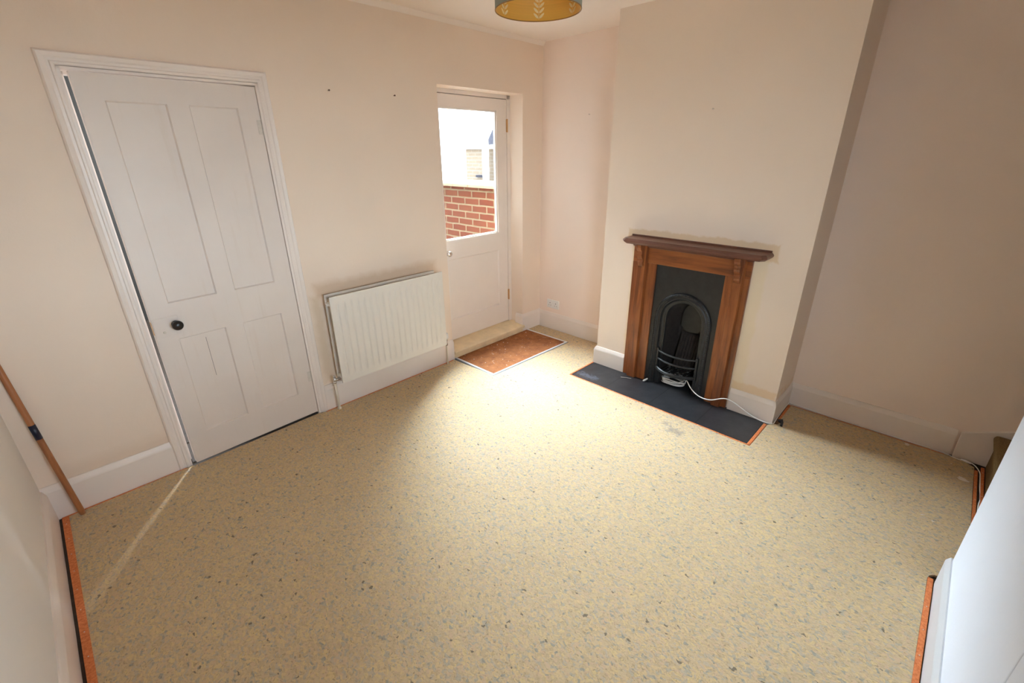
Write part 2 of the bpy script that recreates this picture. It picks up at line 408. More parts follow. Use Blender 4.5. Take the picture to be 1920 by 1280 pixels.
# left wall
mb = MB().box(XL - 0.2, XL, -3.6, 0.02, -0.05, H + 0.1)
tag(mb.build('wall_left', M['wall_left']), 'off-white wall at the left beside the leaning broom handle', 'wall', kind='structure')
# near wall that ends at the stair opening; it returns along the flight
NX = -1.185
WX0, WX1, WZ0, WZ1 = -3.06, -2.20, 0.80, 1.90
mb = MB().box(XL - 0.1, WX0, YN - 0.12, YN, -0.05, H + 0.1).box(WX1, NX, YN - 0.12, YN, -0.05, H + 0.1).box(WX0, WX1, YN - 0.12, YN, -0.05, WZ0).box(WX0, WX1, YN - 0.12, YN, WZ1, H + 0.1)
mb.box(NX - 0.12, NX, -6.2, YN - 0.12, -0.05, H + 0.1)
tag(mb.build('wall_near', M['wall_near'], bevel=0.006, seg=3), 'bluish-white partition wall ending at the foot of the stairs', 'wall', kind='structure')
mb = MB().box(NX - 0.1, XR + 0.1, -6.3, -6.2, -0.05, H + 0.1)
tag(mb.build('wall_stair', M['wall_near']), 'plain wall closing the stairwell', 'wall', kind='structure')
mb = MB().box(XL - 0.2, XR + 0.25, -6.3, 0.3, H, H + 0.1)
tag(mb.build('ceiling', M['ceiling']), 'pale cream painted ceiling above the gold lampshade', 'ceiling', kind='structure')
mb = MB().box(XL - 0.2, XR + 0.25, -6.3, 0.26, -0.08, UF)
tag(mb.build('floor', M['boards']), 'dark bare floor showing in the gap beside the orange strips', 'floor', kind='structure')
# window added in the near wall, out of view, to brighten the room
WN = empty('fill_window', label='unseen white window added in the near wall to brighten the room', cat='window', kind='structure')
mb = MB(); ya_, yb_ = YN - 0.10, YN - 0.05
mb.box(WX0, WX1, ya_, yb_, WZ0, WZ0 + 0.05).box(WX0, WX1, ya_, yb_, WZ1 - 0.05, WZ1).box(WX0, WX0 + 0.05, ya_, yb_, WZ0, WZ1).box(WX1 - 0.05, WX1, ya_, yb_, WZ0, WZ1)
mb.box(WX0, WX1, ya_, yb_, 1.36, 1.40); mb.build('fill_window_frame', M['trim'], WN)
MB().box(WX0 + 0.05, WX1 - 0.05, ya_ + 0.02, ya_ + 0.024, WZ0 + 0.05, WZ1 - 0.05).build('fill_window_pane', M['glass'], WN)
# the kitchen behind the panelled door: a plain room with one window on the yard
KX0, KX1, KY0, KY1 = XL - 0.2, -1.16, WB + T - 0.06, 3.2
mb = MB().box(KX1 - 0.2, KX1, KY0, 2.1, -0.1, H).box(KX1 - 0.2, KX1, 2.9, KY1, -0.1, H).box(KX1 - 0.2, KX1, 2.1, 2.9, -0.1, 1.0).box(KX1 - 0.2, KX1, 2.1, 2.9, 2.1, H)
mb.box(KX0, KX1, KY1, KY1 + 0.1, -0.1, H).box(KX0 - 0.1, KX0, KY0 - 0.1, KY1, -0.1, H)
tag(mb.build('wall_kitchen', M['greypaint']), 'walls of the kitchen behind the panelled door', 'wall', kind='structure')
tag(MB().box(KX0, KX1 + 0.05, KY0 - 0.02, KY1 + 0.1, H, H + 0.1).build('ceiling_kitchen', M['ceiling']), 'ceiling of the kitchen behind the panelled door', 'ceiling', kind='structure')
tag(MB().box(KX0, KX1, KY0 + 0.05, KY1 + 0.1, -0.08, -0.002).build('floor_kitchen', M['boards']), 'floor of the kitchen behind the panelled door', 'floor', kind='structure')
# small plaster cove between back wall and ceiling
pts = [(0, H), (0, H - 0.030), (0.004, H - 0.029), (0.020, H - 0.006), (0.022, H)]
mb = MB(); sweep(mb, [(XR, WB), (XL, WB)], [(o, z) for o, z in pts])
o = mb.build('trim_1', M['ceiling']); o.rotation_euler = (0, 0, RA)
tag(o, 'narrow plaster cove where the back wall meets the ceiling', 'cornice', kind='structure')

# baseboards
def prof(h=0.172, t=0.014):
    return [(0, UF), (t, UF), (t, h - 0.030), (t - 0.002, h - 0.022), (t * 0.45, h - 0.004), (t * 0.3, h), (0, h)]
def pr(h, t, flip): return [((-o if flip else o), z) for o, z in prof(h, t)]
ba = empty('baseboard_back', rz=RA, label='cream baseboard in three runs along the back wall', cat='baseboard', kind='structure')
for a, b, h in ((d1[0] - 0.045, XL, 0.180), (d2[0] + 0.0, d1[1] + 0.045, 0.178)):
    sweep(MB0 := MB(), [(a, WB), (b, WB)], pr(h, 0.018, False)); MB0.build('board', M['trim'], ba)
sweep(MB0 := MB(), [(XR, WB), (d2[1], WB), (d2[1], WB + 0.08)], pr(0.172, 0.018, False)); MB0.build('board', M['trim'], ba)
bb = empty('baseboard_right', label='cream baseboards of the alcoves and chimney breast', cat='baseboard', kind='structure')
sweep(MB0 := MB(), [(XR, WB - 0.006), (XR, CY0 + 0.002)], pr(0.165, 0.013, True)); MB0.build('board', M['trim'], bb)
sweep(MB0 := MB(), [(XR, CY0), (CX, CY0), (CX, -1.224)], pr(0.150, 0.018, True)); MB0.build('board', M['trim'], bb)
sweep(MB0 := MB(), [(CX, -2.050), (CX, CY1), (XR, CY1)], pr(0.158, 0.012, True)); MB0.build('board', M['trim'], bb)
sweep(MB0 := MB(), [(XR, CY1), (XR, -3.190)], pr(0.160, 0.020, True)); MB0.build('board', M['trim'], bb)
bl = tag(sweep(MB(), [(XL, WB - 0.07), (XL, YN)], pr(0.168, 0.018, False)).build('baseboard_left', M['trim']),
         'cream baseboard along the left wall behind the broom handle', 'baseboard', kind='structure')
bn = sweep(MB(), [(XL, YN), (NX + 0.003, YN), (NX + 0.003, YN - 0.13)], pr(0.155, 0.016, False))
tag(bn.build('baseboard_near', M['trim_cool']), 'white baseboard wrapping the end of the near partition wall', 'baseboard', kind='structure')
# raking string board at the stair foot
sb = MB().prism([(-3.204, UF), (-3.204, 0.155), (-3.40, 0.245), (-3.62, 0.44), (-5.6, 2.24), (-5.6, UF)], XR - 0.0, XR - 0.020, 'x')
tag(sb.build('trim_2', M['trim'], bevel=0.003), 'painted string board rising beside the carpeted stairs', 'skirting', kind='structure')

# ------------------------------------------------------------------ panelled door
DP = empty('door_1', rz=RA, label='white four-panel door with dark knob, standing slightly ajar', cat='door', kind='structure')
# architrave: moulded profile, mitred round the head
def archi(mb, xl, xr, zt, w, prof):
    # prof (u outward from opening edge, proud depth)
    k = len(prof); rows = []
    for (cx, cz, dx, dz) in ((xl, UF, -1, 0), (xl, zt, -1, 1), (xr, zt, 1, 1), (xr, UF, 1, 0)):
        rows.append([(cx + dx * u, WB - d, cz + dz * u) for u, d in prof])
    vs = [p for r in rows for p in r]; fs = []
    for i in range(3):
        for j in range(k - 1): fs.append((i * k + j, i * k + j + 1, (i + 1) * k + j + 1, (i + 1) * k + j))
    fs.append(tuple(range(k))); fs.append(tuple(3 * k + j for j in range(k)))
    mb.add(vs, fs)
ap = [(0, 0), (0, 0.016), (0.004, 0.019), (0.012, 0.019), (0.016, 0.014), (0.026, 0.014), (0.032, 0.019), (0.040, 0.022), (0.046, 0.024), (0.052, 0.018), (0.054, 0.010), (0.055, 0)]
mb = MB(); archi(mb, d1[0], d1[1], d1[2] + 0.002, 0.055, ap); mb.build('architrave', M['trim'], DP)
# jamb lining and stop
mb = MB().box(d1[0], d1[0] + 0.012, WB - 0.014, WB + T, UF, d1[2]).box(d1[1] - 0.012, d1[1], WB - 0.014, WB + T, UF, d1[2]).box(d1[0], d1[1], WB - 0.014, WB + T, d1[2] - 0.012, d1[2])
mb.box(d1[0] + 0.012, d1[0] + 0.024, WB + 0.05, WB + 0.09, UF, d1[2] - 0.01).box(d1[1] - 0.024, d1[1] - 0.012, WB + 0.05, WB + 0.09, UF, d1[2] - 0.01)
mb.box(d1[0] + 0.012, d1[1] - 0.012, WB + 0.05, WB + 0.09, d1[2] - 0.024, d1[2] - 0.012)
mb.build('door_lining', M['trim'], DP)
# leaf, hinged on the right; local x runs from the hinge (0) to the lock edge (-w)
LEAF = empty('hinge_line', (d1[1] - 0.014, WB - 0.004, 0)); LEAF.parent = DP; LEAF.rotation_euler = (0, 0, math.radians(2.6))
w = 0.738; t0, t1 = 0.0, 0.035; zb, zt = 0.012, 1.982
def lx(x): return x - (d1[1] - 0.014)
c_l, c_ml, c_mr, c_r = lx(-2.985), lx(-2.755), lx(-2.665), lx(-2.442)
mb = MB()
for x0, x1, z0, z1 in ((-w, c_l, zb, zt), (c_r, 0, zb, zt), (c_l, c_r, 1.878, zt), (c_l, c_r, 0.755, 0.950), (c_l, c_r, zb, 0.185), (c_ml, c_mr, 0.185, 0.755), (c_ml, c_mr, 0.950, 1.878)):
    mb.box(x0, x1, t0, t1, z0, z1)
def chamfer(mb, x0, x1, z0, z1, yf, yp, m=0.006):
    v = [(x0, yf, z0), (x1, yf, z0), (x1, yf, z1), (x0, yf, z1), (x0 + m, yp, z0 + m), (x1 - m, yp, z0 + m), (x1 - m, yp, z1 - m), (x0 + m, yp, z1 - m)]
    mb.add(v, [(0, 1, 5, 4), (1, 2, 6, 5), (2, 3, 7, 6), (3, 0, 4, 7), (4, 5, 6, 7)])
for x0, x1 in ((c_l, c_ml), (c_mr, c_r)):
    for z0, z1 in ((0.185, 0.755), (0.950, 1.878)):
        chamfer(mb, x0, x1, z0, z1, t0, t0 + 0.009); mb.box(x0, x1, t0 + 0.012, t0 + 0.02, z0, z1)
# crack in the lower left panel
mb.box(lx(-2.862), lx(-2.8605), t0 + 0.0085, t0 + 0.010, 0.49, 0.725, 1)
slab = mb.build('stiles_and_panels', [M['door'], M['black']], fix=False); 
# merge: the leaf itself is the mesh, re-parent fittings below it
slab.parent = DP; slab.location = LEAF.location; slab.rotation_euler = LEAF.rotation_euler
slab.name = 'door_leaf'
bpy.data.objects.remove(LEAF); LEAF = slab
bm = bmesh.new(); bm.from_mesh(slab.data); bmesh.ops.recalc_face_normals(bm, faces=bm.faces); bm.to_mesh(slab.data); bm.free()
mb = MB().box(-w + 0.003, lx(-2.962), -0.003, 0.001, 0.782, 0.884); mb.build('lock_plate', M['door'], LEAF, bevel=0.0015)
kx = lx(-2.979)
mb = MB().lathe([(0.019, 0), (0.019, 0.003), (0.010, 0.006), (0.009, 0.018), (0.018, 0.023), (0.0245, 0.031), (0.0255, 0.039), (0.022, 0.048), (0.011, 0.053), (0.003, 0.054)], (kx, -0.003, 0.838), (0, -1, 0), 28)
k = mb.build('knob', M['knob'], LEAF); k['label'] = 'dark brown round knob'
mb = MB().lathe([(0.007, 0), (0.007, 0.003), (0.0045, 0.004)], (lx(-3.035), -0.003, 0.806), (0, -1, 0), 14); mb.build('keyhole_cover', M['painted_metal'], LEAF)
mb = MB().box(-w - 0.002, -w + 0.001, 0.004, 0.024, 0.80, 0.87); mb.build('latch_plate', M['brass'], LEAF)
for hz in (1.79, 0.285):
    mb = MB().box(-0.022, 0.0, -0.0015, 0.0005, hz - 0.036, hz + 0.036).lathe([(0.0055, -0.04), (0.0055, 0.04)], (0.004, -0.004, hz), (0, 0, 1), 10)
    mb.box(0.006, 0.020, -0.0025, 0.0, hz - 0.036, hz + 0.036)
    mb.build('hinge', M['painted_metal'], LEAF)
mb = MB().box(d1[0] + 0.02, d1[1], WB + 0.005, WB + 0.12, UF, -0.001); mb.build('threshold', M['boards'], DP)

# ------------------------------------------------------------------ garden door
DG = empty('door_2', rz=RA, label='white half-glazed garden door set deep in its opening', cat='door', kind='structure')
fy = WB + 0.15
mb = MB().box(d2[0] - 0.0, d2[0] + 0.035, fy - 0.004, fy + 0.075, 0.06, d2[2]).box(d2[1] - 0.040, d2[1] + 0.0, fy - 0.004, fy + 0.075, 0.06, d2[2]).box(d2[0], d2[1], fy - 0.004, fy + 0.075, 2.069, d2[2])
mb.box(d2[0] + 0.034, d2[0] + 0.05, fy + 0.047, fy + 0.075, 0.06, d2[2]).box(d2[1] - 0.056, d2[1] - 0.039, fy + 0.047, fy + 0.075, 0.06, d2[2]).box(d2[0], d2[1], fy + 0.047, fy + 0.075, 2.052, d2[2])
mb.build('door_frame', M['trim'], DG)
gx0, gx1, gz0, gz1 = -1.000, -0.383, 0.975, 1.975
lx0, lx1, lz0, lz1 = d2[0] + 0.038, -0.266, 0.090, 2.064
px0, px1, pz0, pz1 = -0.985, -0.352, 0.278, 0.815
mb = MB(); a, b = fy, fy + 0.044
for x0, x1, z0, z1 in ((lx0, gx0, lz0, lz1), (gx1, lx1, lz0, lz1), (gx0, gx1, gz1, lz1), (gx0, gx1, pz1, gz0), (gx0, gx1, lz0, pz0), (px1, gx1, pz0, pz1), (gx0, px0, pz0, pz1)):
    if x1 > x0: mb.box(x0, x1, a, b, z0, z1)
chamfer(mb, px0, gx1 if px1 > gx1 else px1, pz0, pz1, a, a + 0.010, 0.010); mb.box(px0, gx1, a + 0.014, a + 0.03, pz0, pz1)
leaf = mb.build('door_leaf', M['trim'], DG)
mb = MB()   # glazing bead: splayed frame round the pane
bw = 0.012
for x0, x1, z0, z1 in ((gx0, gx1, gz0, gz0 + bw), (gx0, gx1, gz1 - bw, gz1), (gx0, gx0 + bw, gz0, gz1), (gx1 - bw, gx1, gz0, gz1)):
    mb.box(x0, x1, a + 0.008, a + 0.022, z0, z1)
mb.build('glazing_bead', M['trim'], leaf, bevel=0.004)
MB().box(gx0 + 0.002, gx1 - 0.002, a + 0.023, a + 0.027, gz0 + 0.002, gz1 - 0.002).build('glass_pane', M['glass'], leaf)
mb = MB().lathe([(0.022, 0), (0.022, 0.003), (0.009, 0.006), (0.009, 0.02), (0.020, 0.026), (0.024, 0.036), (0.021, 0.046), (0.010, 0.051)], (-1.000, a, 0.875), (0, -1, 0), 24)
mb.build('knob', M['chrome'], leaf)['label'] = 'round chrome knob'
for hz, mt in ((1.865, 'brass'), (0.36, 'brass')):
    mb = MB().lathe([(0.006, -0.052), (0.006, 0.052)], (lx1 + 0.003, a - 0.008, hz), (0, 0, 1), 10).box(lx1 - 0.004, lx1 + 0.016, a - 0.004, a + 0.001, hz - 0.05, hz + 0.05)
    mb.build('hinge', M[mt], leaf)['label'] = 'brass hinge'
# yellowed sill board stepping down to the mat
mb = MB().prism([(-0.022, 0.040), (-0.022, 0.060), (-0.014, 0.066), (WB + 0.20, 0.088), (WB + 0.20, -0.03), (-0.006, -0.03), (-0.006, 0.040)], d2[0], d2[1], 'x')
mb.build('sill_board', M['sill'], DG, bevel=0.002)['label'] = 'yellowed cream sill board'
mb = MB().box(d2[0], d2[1], WB + 0.195, WB + T + 0.10, -0.12, 0.085); mb.build('outer_step', M['paving'], DG)

# ------------------------------------------------------------------ underlay, grippers, mat, hearth
def yb(x, d=0.0): return WB * 1 + RA * x - d      # back wall line in world coordinates
SF = 0.018
ya = lambda x: yb(x, SF + 0.020)
HX0 = -0.668; HXb = -0.345; HY0 = -0.948; HY1 = -2.296
mat = (-1.118, -0.158, -0.505)
poly = [(-3.640, ya(-3.64)), (-3.640, -3.1815), (-1.72, -3.1815), (-1.16, -3.180), (-1.135, -3.186), (-1.12, -3.200), (-1.10, -3.300), (-0.045, -3.300), (0.0, -3.24), (-0.004, -3.15),
        (-0.004, -2.362), (-0.325, -2.362), (-0.375, -2.322), (HX0 - 0.030, HY1 - 0.024), (HX0 - 0.014, HY0 + 0.004), (-0.345, HY0 + 0.016), (-0.345, -0.932), (0.012, -0.925), (0.012, yb(0, 0.016)), (-0.155, yb(-.155, 0.016)),
        (-0.160, mat[2] - 0.004), (mat[0] + 0.006, mat[2] + 0.008), (-1.136, ya(-1.13) + 0.012), (-1.16, ya(-1.16)), (-2.29, ya(-2.29)), (-2.33, -0.044), (-3.07, -0.082), (-3.13, ya(-3.13) + 0.004)]
# densify and wobble the cut edge a little
dense = []
for i, p in enumerate(poly):
    q = poly[(i + 1) % len(poly)]; L = math.hypot(q[0] - p[0], q[1] - p[1]); n = max(1, int(L / 0.12))
    for j in range(n):
        t = j / n; e = 0.0 if j == 0 else random.uniform(-0.0018, 0.0018)
        dense.append((p[0] + (q[0] - p[0]) * t + e, p[1] + (q[1] - p[1]) * t + e))
ul = MB().prism(dense, UF, 0.0, 'z').build('carpet_underlay', M['underlay'])
bm = bmesh.new(); bm.from_mesh(ul.data); bmesh.ops.triangulate(bm, faces=[f for f in bm.faces if len(f.verts) > 4]); bm.to_mesh(ul.data); bm.free()
tag(ul, 'beige speckled crumb underlay covering the whole room floor', 'underlay')

def strip(pts, w, label, z=-0.003, name='gripper_strip'):
    # a thin plywood rod following pts, width to the left of travel, top at z, with rows of nails
    mb = MB(); sweep(mb, pts, [(0, UF), (w, UF), (w, z - 0.001), (w - 0.002, z), (0.002, z), (0, z - 0.001)])
    for i in range(len(pts) - 1):
        a = Vector(pts[i]); b = Vector(pts[i + 1]); L = (b - a).length; n = int(L / 0.13)
        d = (b - a).normalized(); nn = Vector((-d.y, d.x))
        for k in range(n):
            c = a + d * (0.06 + 0.13 * k) + nn * (w * 0.5); mb.box(c.x - 0.0018, c.x + 0.0018, c.y - 0.0018, c.y + 0.0018, z - 0.001, z + 0.0008, 1)
    o = mb.build(name, [M['strip'], M['painted_metal']]); return tag(o, label, 'gripper strip', 'orange carpet gripper strips')
strip([(-3.636, -3.17), (-3.636, yb(-3.63, SF + 0.022))][::-1], -0.022, 'broad orange gripper strip along the left wall, dark gap beside it', z=0.001)
strip([(-3.13, yb(-3.13, SF + 0.002)), (-3.66, yb(-3.66, SF + 0.002))], 0.017, 'orange gripper strip between the broom handle and the panelled door')
strip([(-1.135, yb(-1.135, SF + 0.002)), (-2.29, yb(-2.29, SF + 0.002))], 0.017, 'orange gripper strip under the radiator')
strip([(-3.60, -3.2005), (-1.150, -3.2005)], 0.0185, 'orange gripper strip against the near partition baseboard', z=0.001)
strip([(0.012, -3.17), (0.012, -2.362)], 0.016, 'long orange gripper strip along the right alcove wall')
strip([(0.0, -2.344), (-0.262, -2.350)], 0.016, 'short orange gripper strip at the side of the chimney breast', z=0.000)
strip([(-0.07, -3.302), (-1.10, -3.302)], 0.014, 'orange gripper strip across the foot of the stairs, nearer the room', z=-0.001)
strip([(-0.015, -3.328), (-1.10, -3.328)], 0.014, 'second orange gripper strip, tight against the bottom stair', z=-0.001)

# edging of the hearth
strip([(HX0 - 0.002, HY0 + 0.008), (HX0 - 0.017, HY1 - 0.020)][::-1], 0.011, 'orange edging strip along the front of the black hearth', z=0.001, name='hearth_edging')
strip([(-0.350, HY0 + 0.004), (HX0 - 0.012, HY0 + 0.004)][::-1], 0.012, 'orange edging strip at the left end of the hearth', z=0.001, name='hearth_edging')
strip([(-0.375, HY1 - 0.003), (HX0 - 0.028, HY1 - 0.003)], 0.019, 'wider orange edging strip at the right end of the hearth', z=0.001, name='hearth_edging')
for o in bpy.data.objects:
    if o.name.startswith('hearth_edging'): o['category'] = 'edging strip'; o['group'] = 'orange strips round the hearth'
mb = MB().prism([(HX0, HY0), (HX0 - 0.013, HY1), (HXb - 0.01, HY1), (-0.353, -2.05), (-0.30, -2.05), (-0.30, -1.22), (-0.353, -1.22), (-0.353, HY0)], UF, 0.0, 'z')
mb.box(-0.31, -0.06, RY1 + 0.002, RY0 - 0.002, UF, 0.0)
tag(mb.build('hearth', M['hearth']), 'long black tiled hearth slab set flush in front of the fireplace', 'hearth')

# mat well frame and coir mat
mf = empty('doormat', (0, 0, 0), label='rust-brown coir doormat in a white metal frame below the garden door', cat='doormat')
x0, x1, y0 = -1.096, -0.176, -0.488
yt = lambda x: yb(x, -0.0) - 0.010
mb = MB().prism([(x0 + 0.002, y0), (x1 + 0.004, y0 - 0.008), (x1, yb(x1) - 0.012), (x0, yb(x0) - 0.012)], UF, 0.001, 'z')
mb.build('coir_pile', M['coir'], mf)
mb = MB(); fpath = [(x0, yb(x0) - 0.014), (x0 + 0.002, y0), (x1 + 0.004, y0 - 0.008), (x1, yb(x1) - 0.014)]
sweep(mb, fpath, [(-0.016, UF), (-0.016, 0.002), (-0.012, 0.006), (-0.002, 0.006), (0.0, 0.004), (0.0, UF)]); mb.build('frame', M['alu'], mf)['label'] = 'white metal frame'
mb = MB(); sweep(mb, fpath, [(-0.0235, UF), (-0.0235, 0.0015), (-0.0162, 0.003), (-0.0162, UF)]); mb.build('frame_shade_line', M['greystrip'], mf)['label'] = 'dark grey strip standing in for the shade round the frame'  # dark strip puts the frame's outer shade line into the mesh

# ------------------------------------------------------------------ fireplace surround
FS = empty('fireplace_surround', (-0.335, -1.65, 0), label='stained pine fire surround with dark mantel shelf and carved corbels', cat='fire surround')
def P(mb, name, m, **k):
    o = mb.build(name, m, None, **k); o.parent = FS; o.location = (0.335, 1.65, 0); return o
LB = (-1.226, -1.412); RB = (-1.890, -2.040); LP = (-1.268, -1.345); RP = (-1.940, -2.008)
xb = CX; xf = -0.352; xp = -0.377
for (a, b), (p, q) in ((LB, LP), (RB, RP)):
    P(MB().box(xf, xb, b, a, 0.0, 0.9135), 'side_board', M['pine_v'], bevel=0.0012)
    mb = MB().prism([(xf, p), (xp + 0.0, p - 0.007), (xp, q + 0.007), (xf, q)], 0.0, 1.045, 'z')
    P(mb, 'pilaster', M['pine_v'], bevel=0.002)
    # corbel: ogee bracket under the shelf
    c0 = (p + q) / 2; hw = 0.019
    pr_ = [(xp, 0.885), (xp - 0.010, 0.893), (xp - 0.018, 0.905), (xp - 0.021, 0.918), (xp - 0.017, 0.931), (xp - 0.018, 0.942), (xp - 0.030, 0.952), (xp - 0.040, 0.965), (xp - 0.043, 0.978), (xp - 0.039, 0.990),
           (xp - 0.042, 1.002), (xp - 0.054, 1.014), (xp - 0.062, 1.030), (xp - 0.062, 1.048), (xp, 1.048)]
    P(MB().prism([(x, z) for x, z in pr_], c0 - hw - 0.0, c0 + hw, 'y'), 'corbel', M['pine_v'], bevel=0.0015)
P(MB().box(xf + 0.001, xb, RB[1], LB[0], 0.914, 1.050), 'frieze_board', M['pine_h'], bevel=0.0012)
mb = MB().prism([(xf, 1.050), (xf, 1.022), (xf - 0.010, 1.026), (xf - 0.018, 1.036), (xf - 0.030, 1.044), (xf - 0.034, 1.055), (xb, 1.055), (xb, 1.050)], LB[0] + 0.004, RB[1] - 0.004, 'y')
P(mb, 'bed_moulding', M['mantel'])
# shelf: bevelled plank with clipped front corners and a raised rear lip
ms = [(xb, -1.186), (-0.455, -1.186), (-0.482, -1.210), (-0.482, -2.118), (-0.455, -2.140), (xb, -2.140)]
mb = MB()
def ring(ins, z): return [((x + ins if x < -0.40 else x), y + (-ins if y > -1.65 else ins), z) for x, y in ms]
lv = [ring(0.016, 1.055), ring(0.004, 1.066), ring(0.0, 1.072), ring(0.0, 1.079), ring(0.010, 1.090), ring(0.012, 1.092)]
vs = [p for r in lv for p in r]; n = len(ms); fs = [tuple(range(n))[::-1], tuple((len(lv) - 1) * n + k for k in range(n))]
for i in range(len(lv) - 1):
    for k in range(n): fs.append((i * n + k, i * n + (k + 1) % n, (i + 1) * n + (k + 1) % n, (i + 1) * n + k))
mb.add(vs, fs); mb.box(xb - 0.012, xb, -2.128, -1.196, 1.090, 1.103)
P(mb, 'mantel_shelf', M['mantel'])['label'] = 'dark purplish-brown mantel shelf'

# ------------------------------------------------------------------ cast iron insert
FI = empty('fireplace_insert', (-0.335, -1.65, 0), label='black cast iron arched fireplace insert with curved fire bars', cat='fireplace')
def Q(mb, name, m, **k):
    o = mb.build(name, m, None, **k); o.parent = FI; o.location = (0.335, 1.65, 0); return o
YC = -1.648; ZS = 0.535
def arch_path(r, zb=0.0, n=28):
    pts = [(YC + r, zb + (ZS - zb) * k / 4) for k in range(4)]
    for k in range(n + 1):
        a = PI * k / n; pts.append((YC + r * math.cos(a), ZS + r * math.sin(a)))
    pts += [(YC - r, zb + (ZS - zb) * (3 - k) / 4) for k in range(4)]
    return pts
xpl = -0.3405
# front plate with arched hole
inner = arch_path(0.205); yl, yr, ztp = LB[1] + 0.003, RB[0] - 0.003, 0.912
outer = []
for (y, z) in inner:
    if z < ZS - 1e-6: outer.append((yl if y > YC else yr, z))
    else:
        dy, dz = y - YC, z - ZS; sy = (yl - YC) if dy > 0 else (YC - yr); sc = min(sy / max(abs(dy), 1e-6), (ztp - ZS) / max(dz, 1e-6))
        outer.append((YC + dy * sc, ZS + dz * sc))
mb = MB(); n = len(inner)
mb.add([(xpl, y, z) for y, z in inner] + [(xpl, y, z) for y, z in outer], [(i, i + 1, n + i + 1, n + i) for i in range(n - 1)])
# corner patches
for sgn, yy in ((1, yl), (-1, yr)):
    idx = [i for i in range(n) if abs(outer[i][0] - yy) < 1e-4 and outer[i][1] > ZS]
    top = [i for i in range(n) if abs(outer[i][1] - ztp) < 1e-4]
    i0 = max(idx, key=lambda i: outer[i][1]) if idx else None
    i1 = (min(top) if sgn > 0 else max(top))
    mb.add([(xpl, *outer[i0]), (xpl, yy, ztp), (xpl, *outer[i1])], [(0, 1, 2)])
mb.box(xpl, -0.3355, yl - 0.002, yl + 0.0, 0, ztp); mb.box(xpl, -0.3355, yr, yr + 0.002, 0, ztp)
Q(mb, 'face_plate', M['iron'])
# moulded arch rings: profile (radius, x)
def arch_sweep(mb, prof, zb=0.0, mi=0):
    rows = [[(x, y, z) for (y, z) in arch_path(r, zb)] for r, x in prof]; n = len(rows[0])
    vs = [p for r in rows for p in r]
    fs = [(j * n + i, j * n + i + 1, (j + 1) * n + i + 1, (j + 1) * n + i) for j in range(len(rows) - 1) for i in range(n - 1)]
    b = len(mb.v); mb.add(vs, fs, mi, True)
mb = MB(); arch_sweep(mb, [(0.208, -0.3405), (0.206, -0.350), (0.200, -0.3565), (0.192, -0.3575), (0.186, -0.353), (0.182, -0.345), (0.176, -0.344), (0.172, -0.349), (0.166, -0.350), (0.162, -0.343)])
Q(mb, 'arch_moulding', M['iron'])
# beading round the arch: small studs
mb = MB()
for k in range(41):
    a = PI * k / 40; y = YC + 0.196 * math.cos(a); z = ZS + 0.196 * math.sin(a)
    mb.lathe([(0.0042, 0), (0.0036, 0.0025), (0.0015, 0.0038)], (-0.357, y, z), (-1, 0, 0), 8)
for sgn in (1, -1):
    for k in range(34): mb.lathe([(0.0042, 0), (0.0036, 0.0025), (0.0015, 0.0038)], (-0.357, YC + sgn * 0.196, 0.03 + k * 0.0153), (-1, 0, 0), 8)
Q(mb, 'beading', M['iron'])
mb = MB(); arch_sweep(mb, [(0.162, -0.343), (0.158, -0.325), (0.140, -0.318), (0.134, -0.322), (0.130, -0.318), (0.128, -0.300)])
Q(mb, 'inner_reveal', M['iron'])
# fire chamber: hood and sloping fireclay back
mb = MB(); rows = []
for r, x, dz in ((0.128, -0.300, 0), (0.120, -0.22, 0.0), (0.105, -0.14, -0.02), (0.09, -0.10, -0.04)):
    rows.append([(x, y, z + dz if z > 0.3 else z) for y, z in arch_path(r)])
n = len(rows[0]); mb.add([p for r in rows for p in r], [(j * n + i, j * n + i + 1, (j + 1) * n + i + 1, (j + 1) * n + i) for j in range(3) for i in range(n - 1)], 0, True)
b = len(mb.v) - n; mb.f.append(tuple(b + i for i in range(n))); mb.m.append(0); mb.sm.append(False)
Q(mb, 'fire_chamber', M['soot'])
# ribbed fireback brick leaning back behind the bars
mb = MB()
for k in range(7):
    y = YC + 0.066 - k * 0.022; mb.prism([(-0.235, 0.10), (-0.215, 0.10), (-0.125, 0.375), (-0.135, 0.380)], y - 0.009, y + 0.009, 'y')
mb.prism([(-0.225, 0.09), (-0.205, 0.09), (-0.115, 0.38), (-0.125, 0.385)], YC - 0.08, YC + 0.08, 'y')
Q(mb, 'fireback', M['soot'])
# smoke flap behind the arch
mb = MB(); mb.prism([(YC + 0.085 * math.cos(a), 0.50 + 0.12 * math.sin(a)) for a in [PI * k / 16 for k in range(17)]] + [(YC - 0.085, 0.44), (YC - 0.04, 0.40), (YC + 0.04, 0.40), (YC + 0.085, 0.44)], -0.150, -0.140, 'x')
Q(mb, 'smoke_flap', M['iron'])
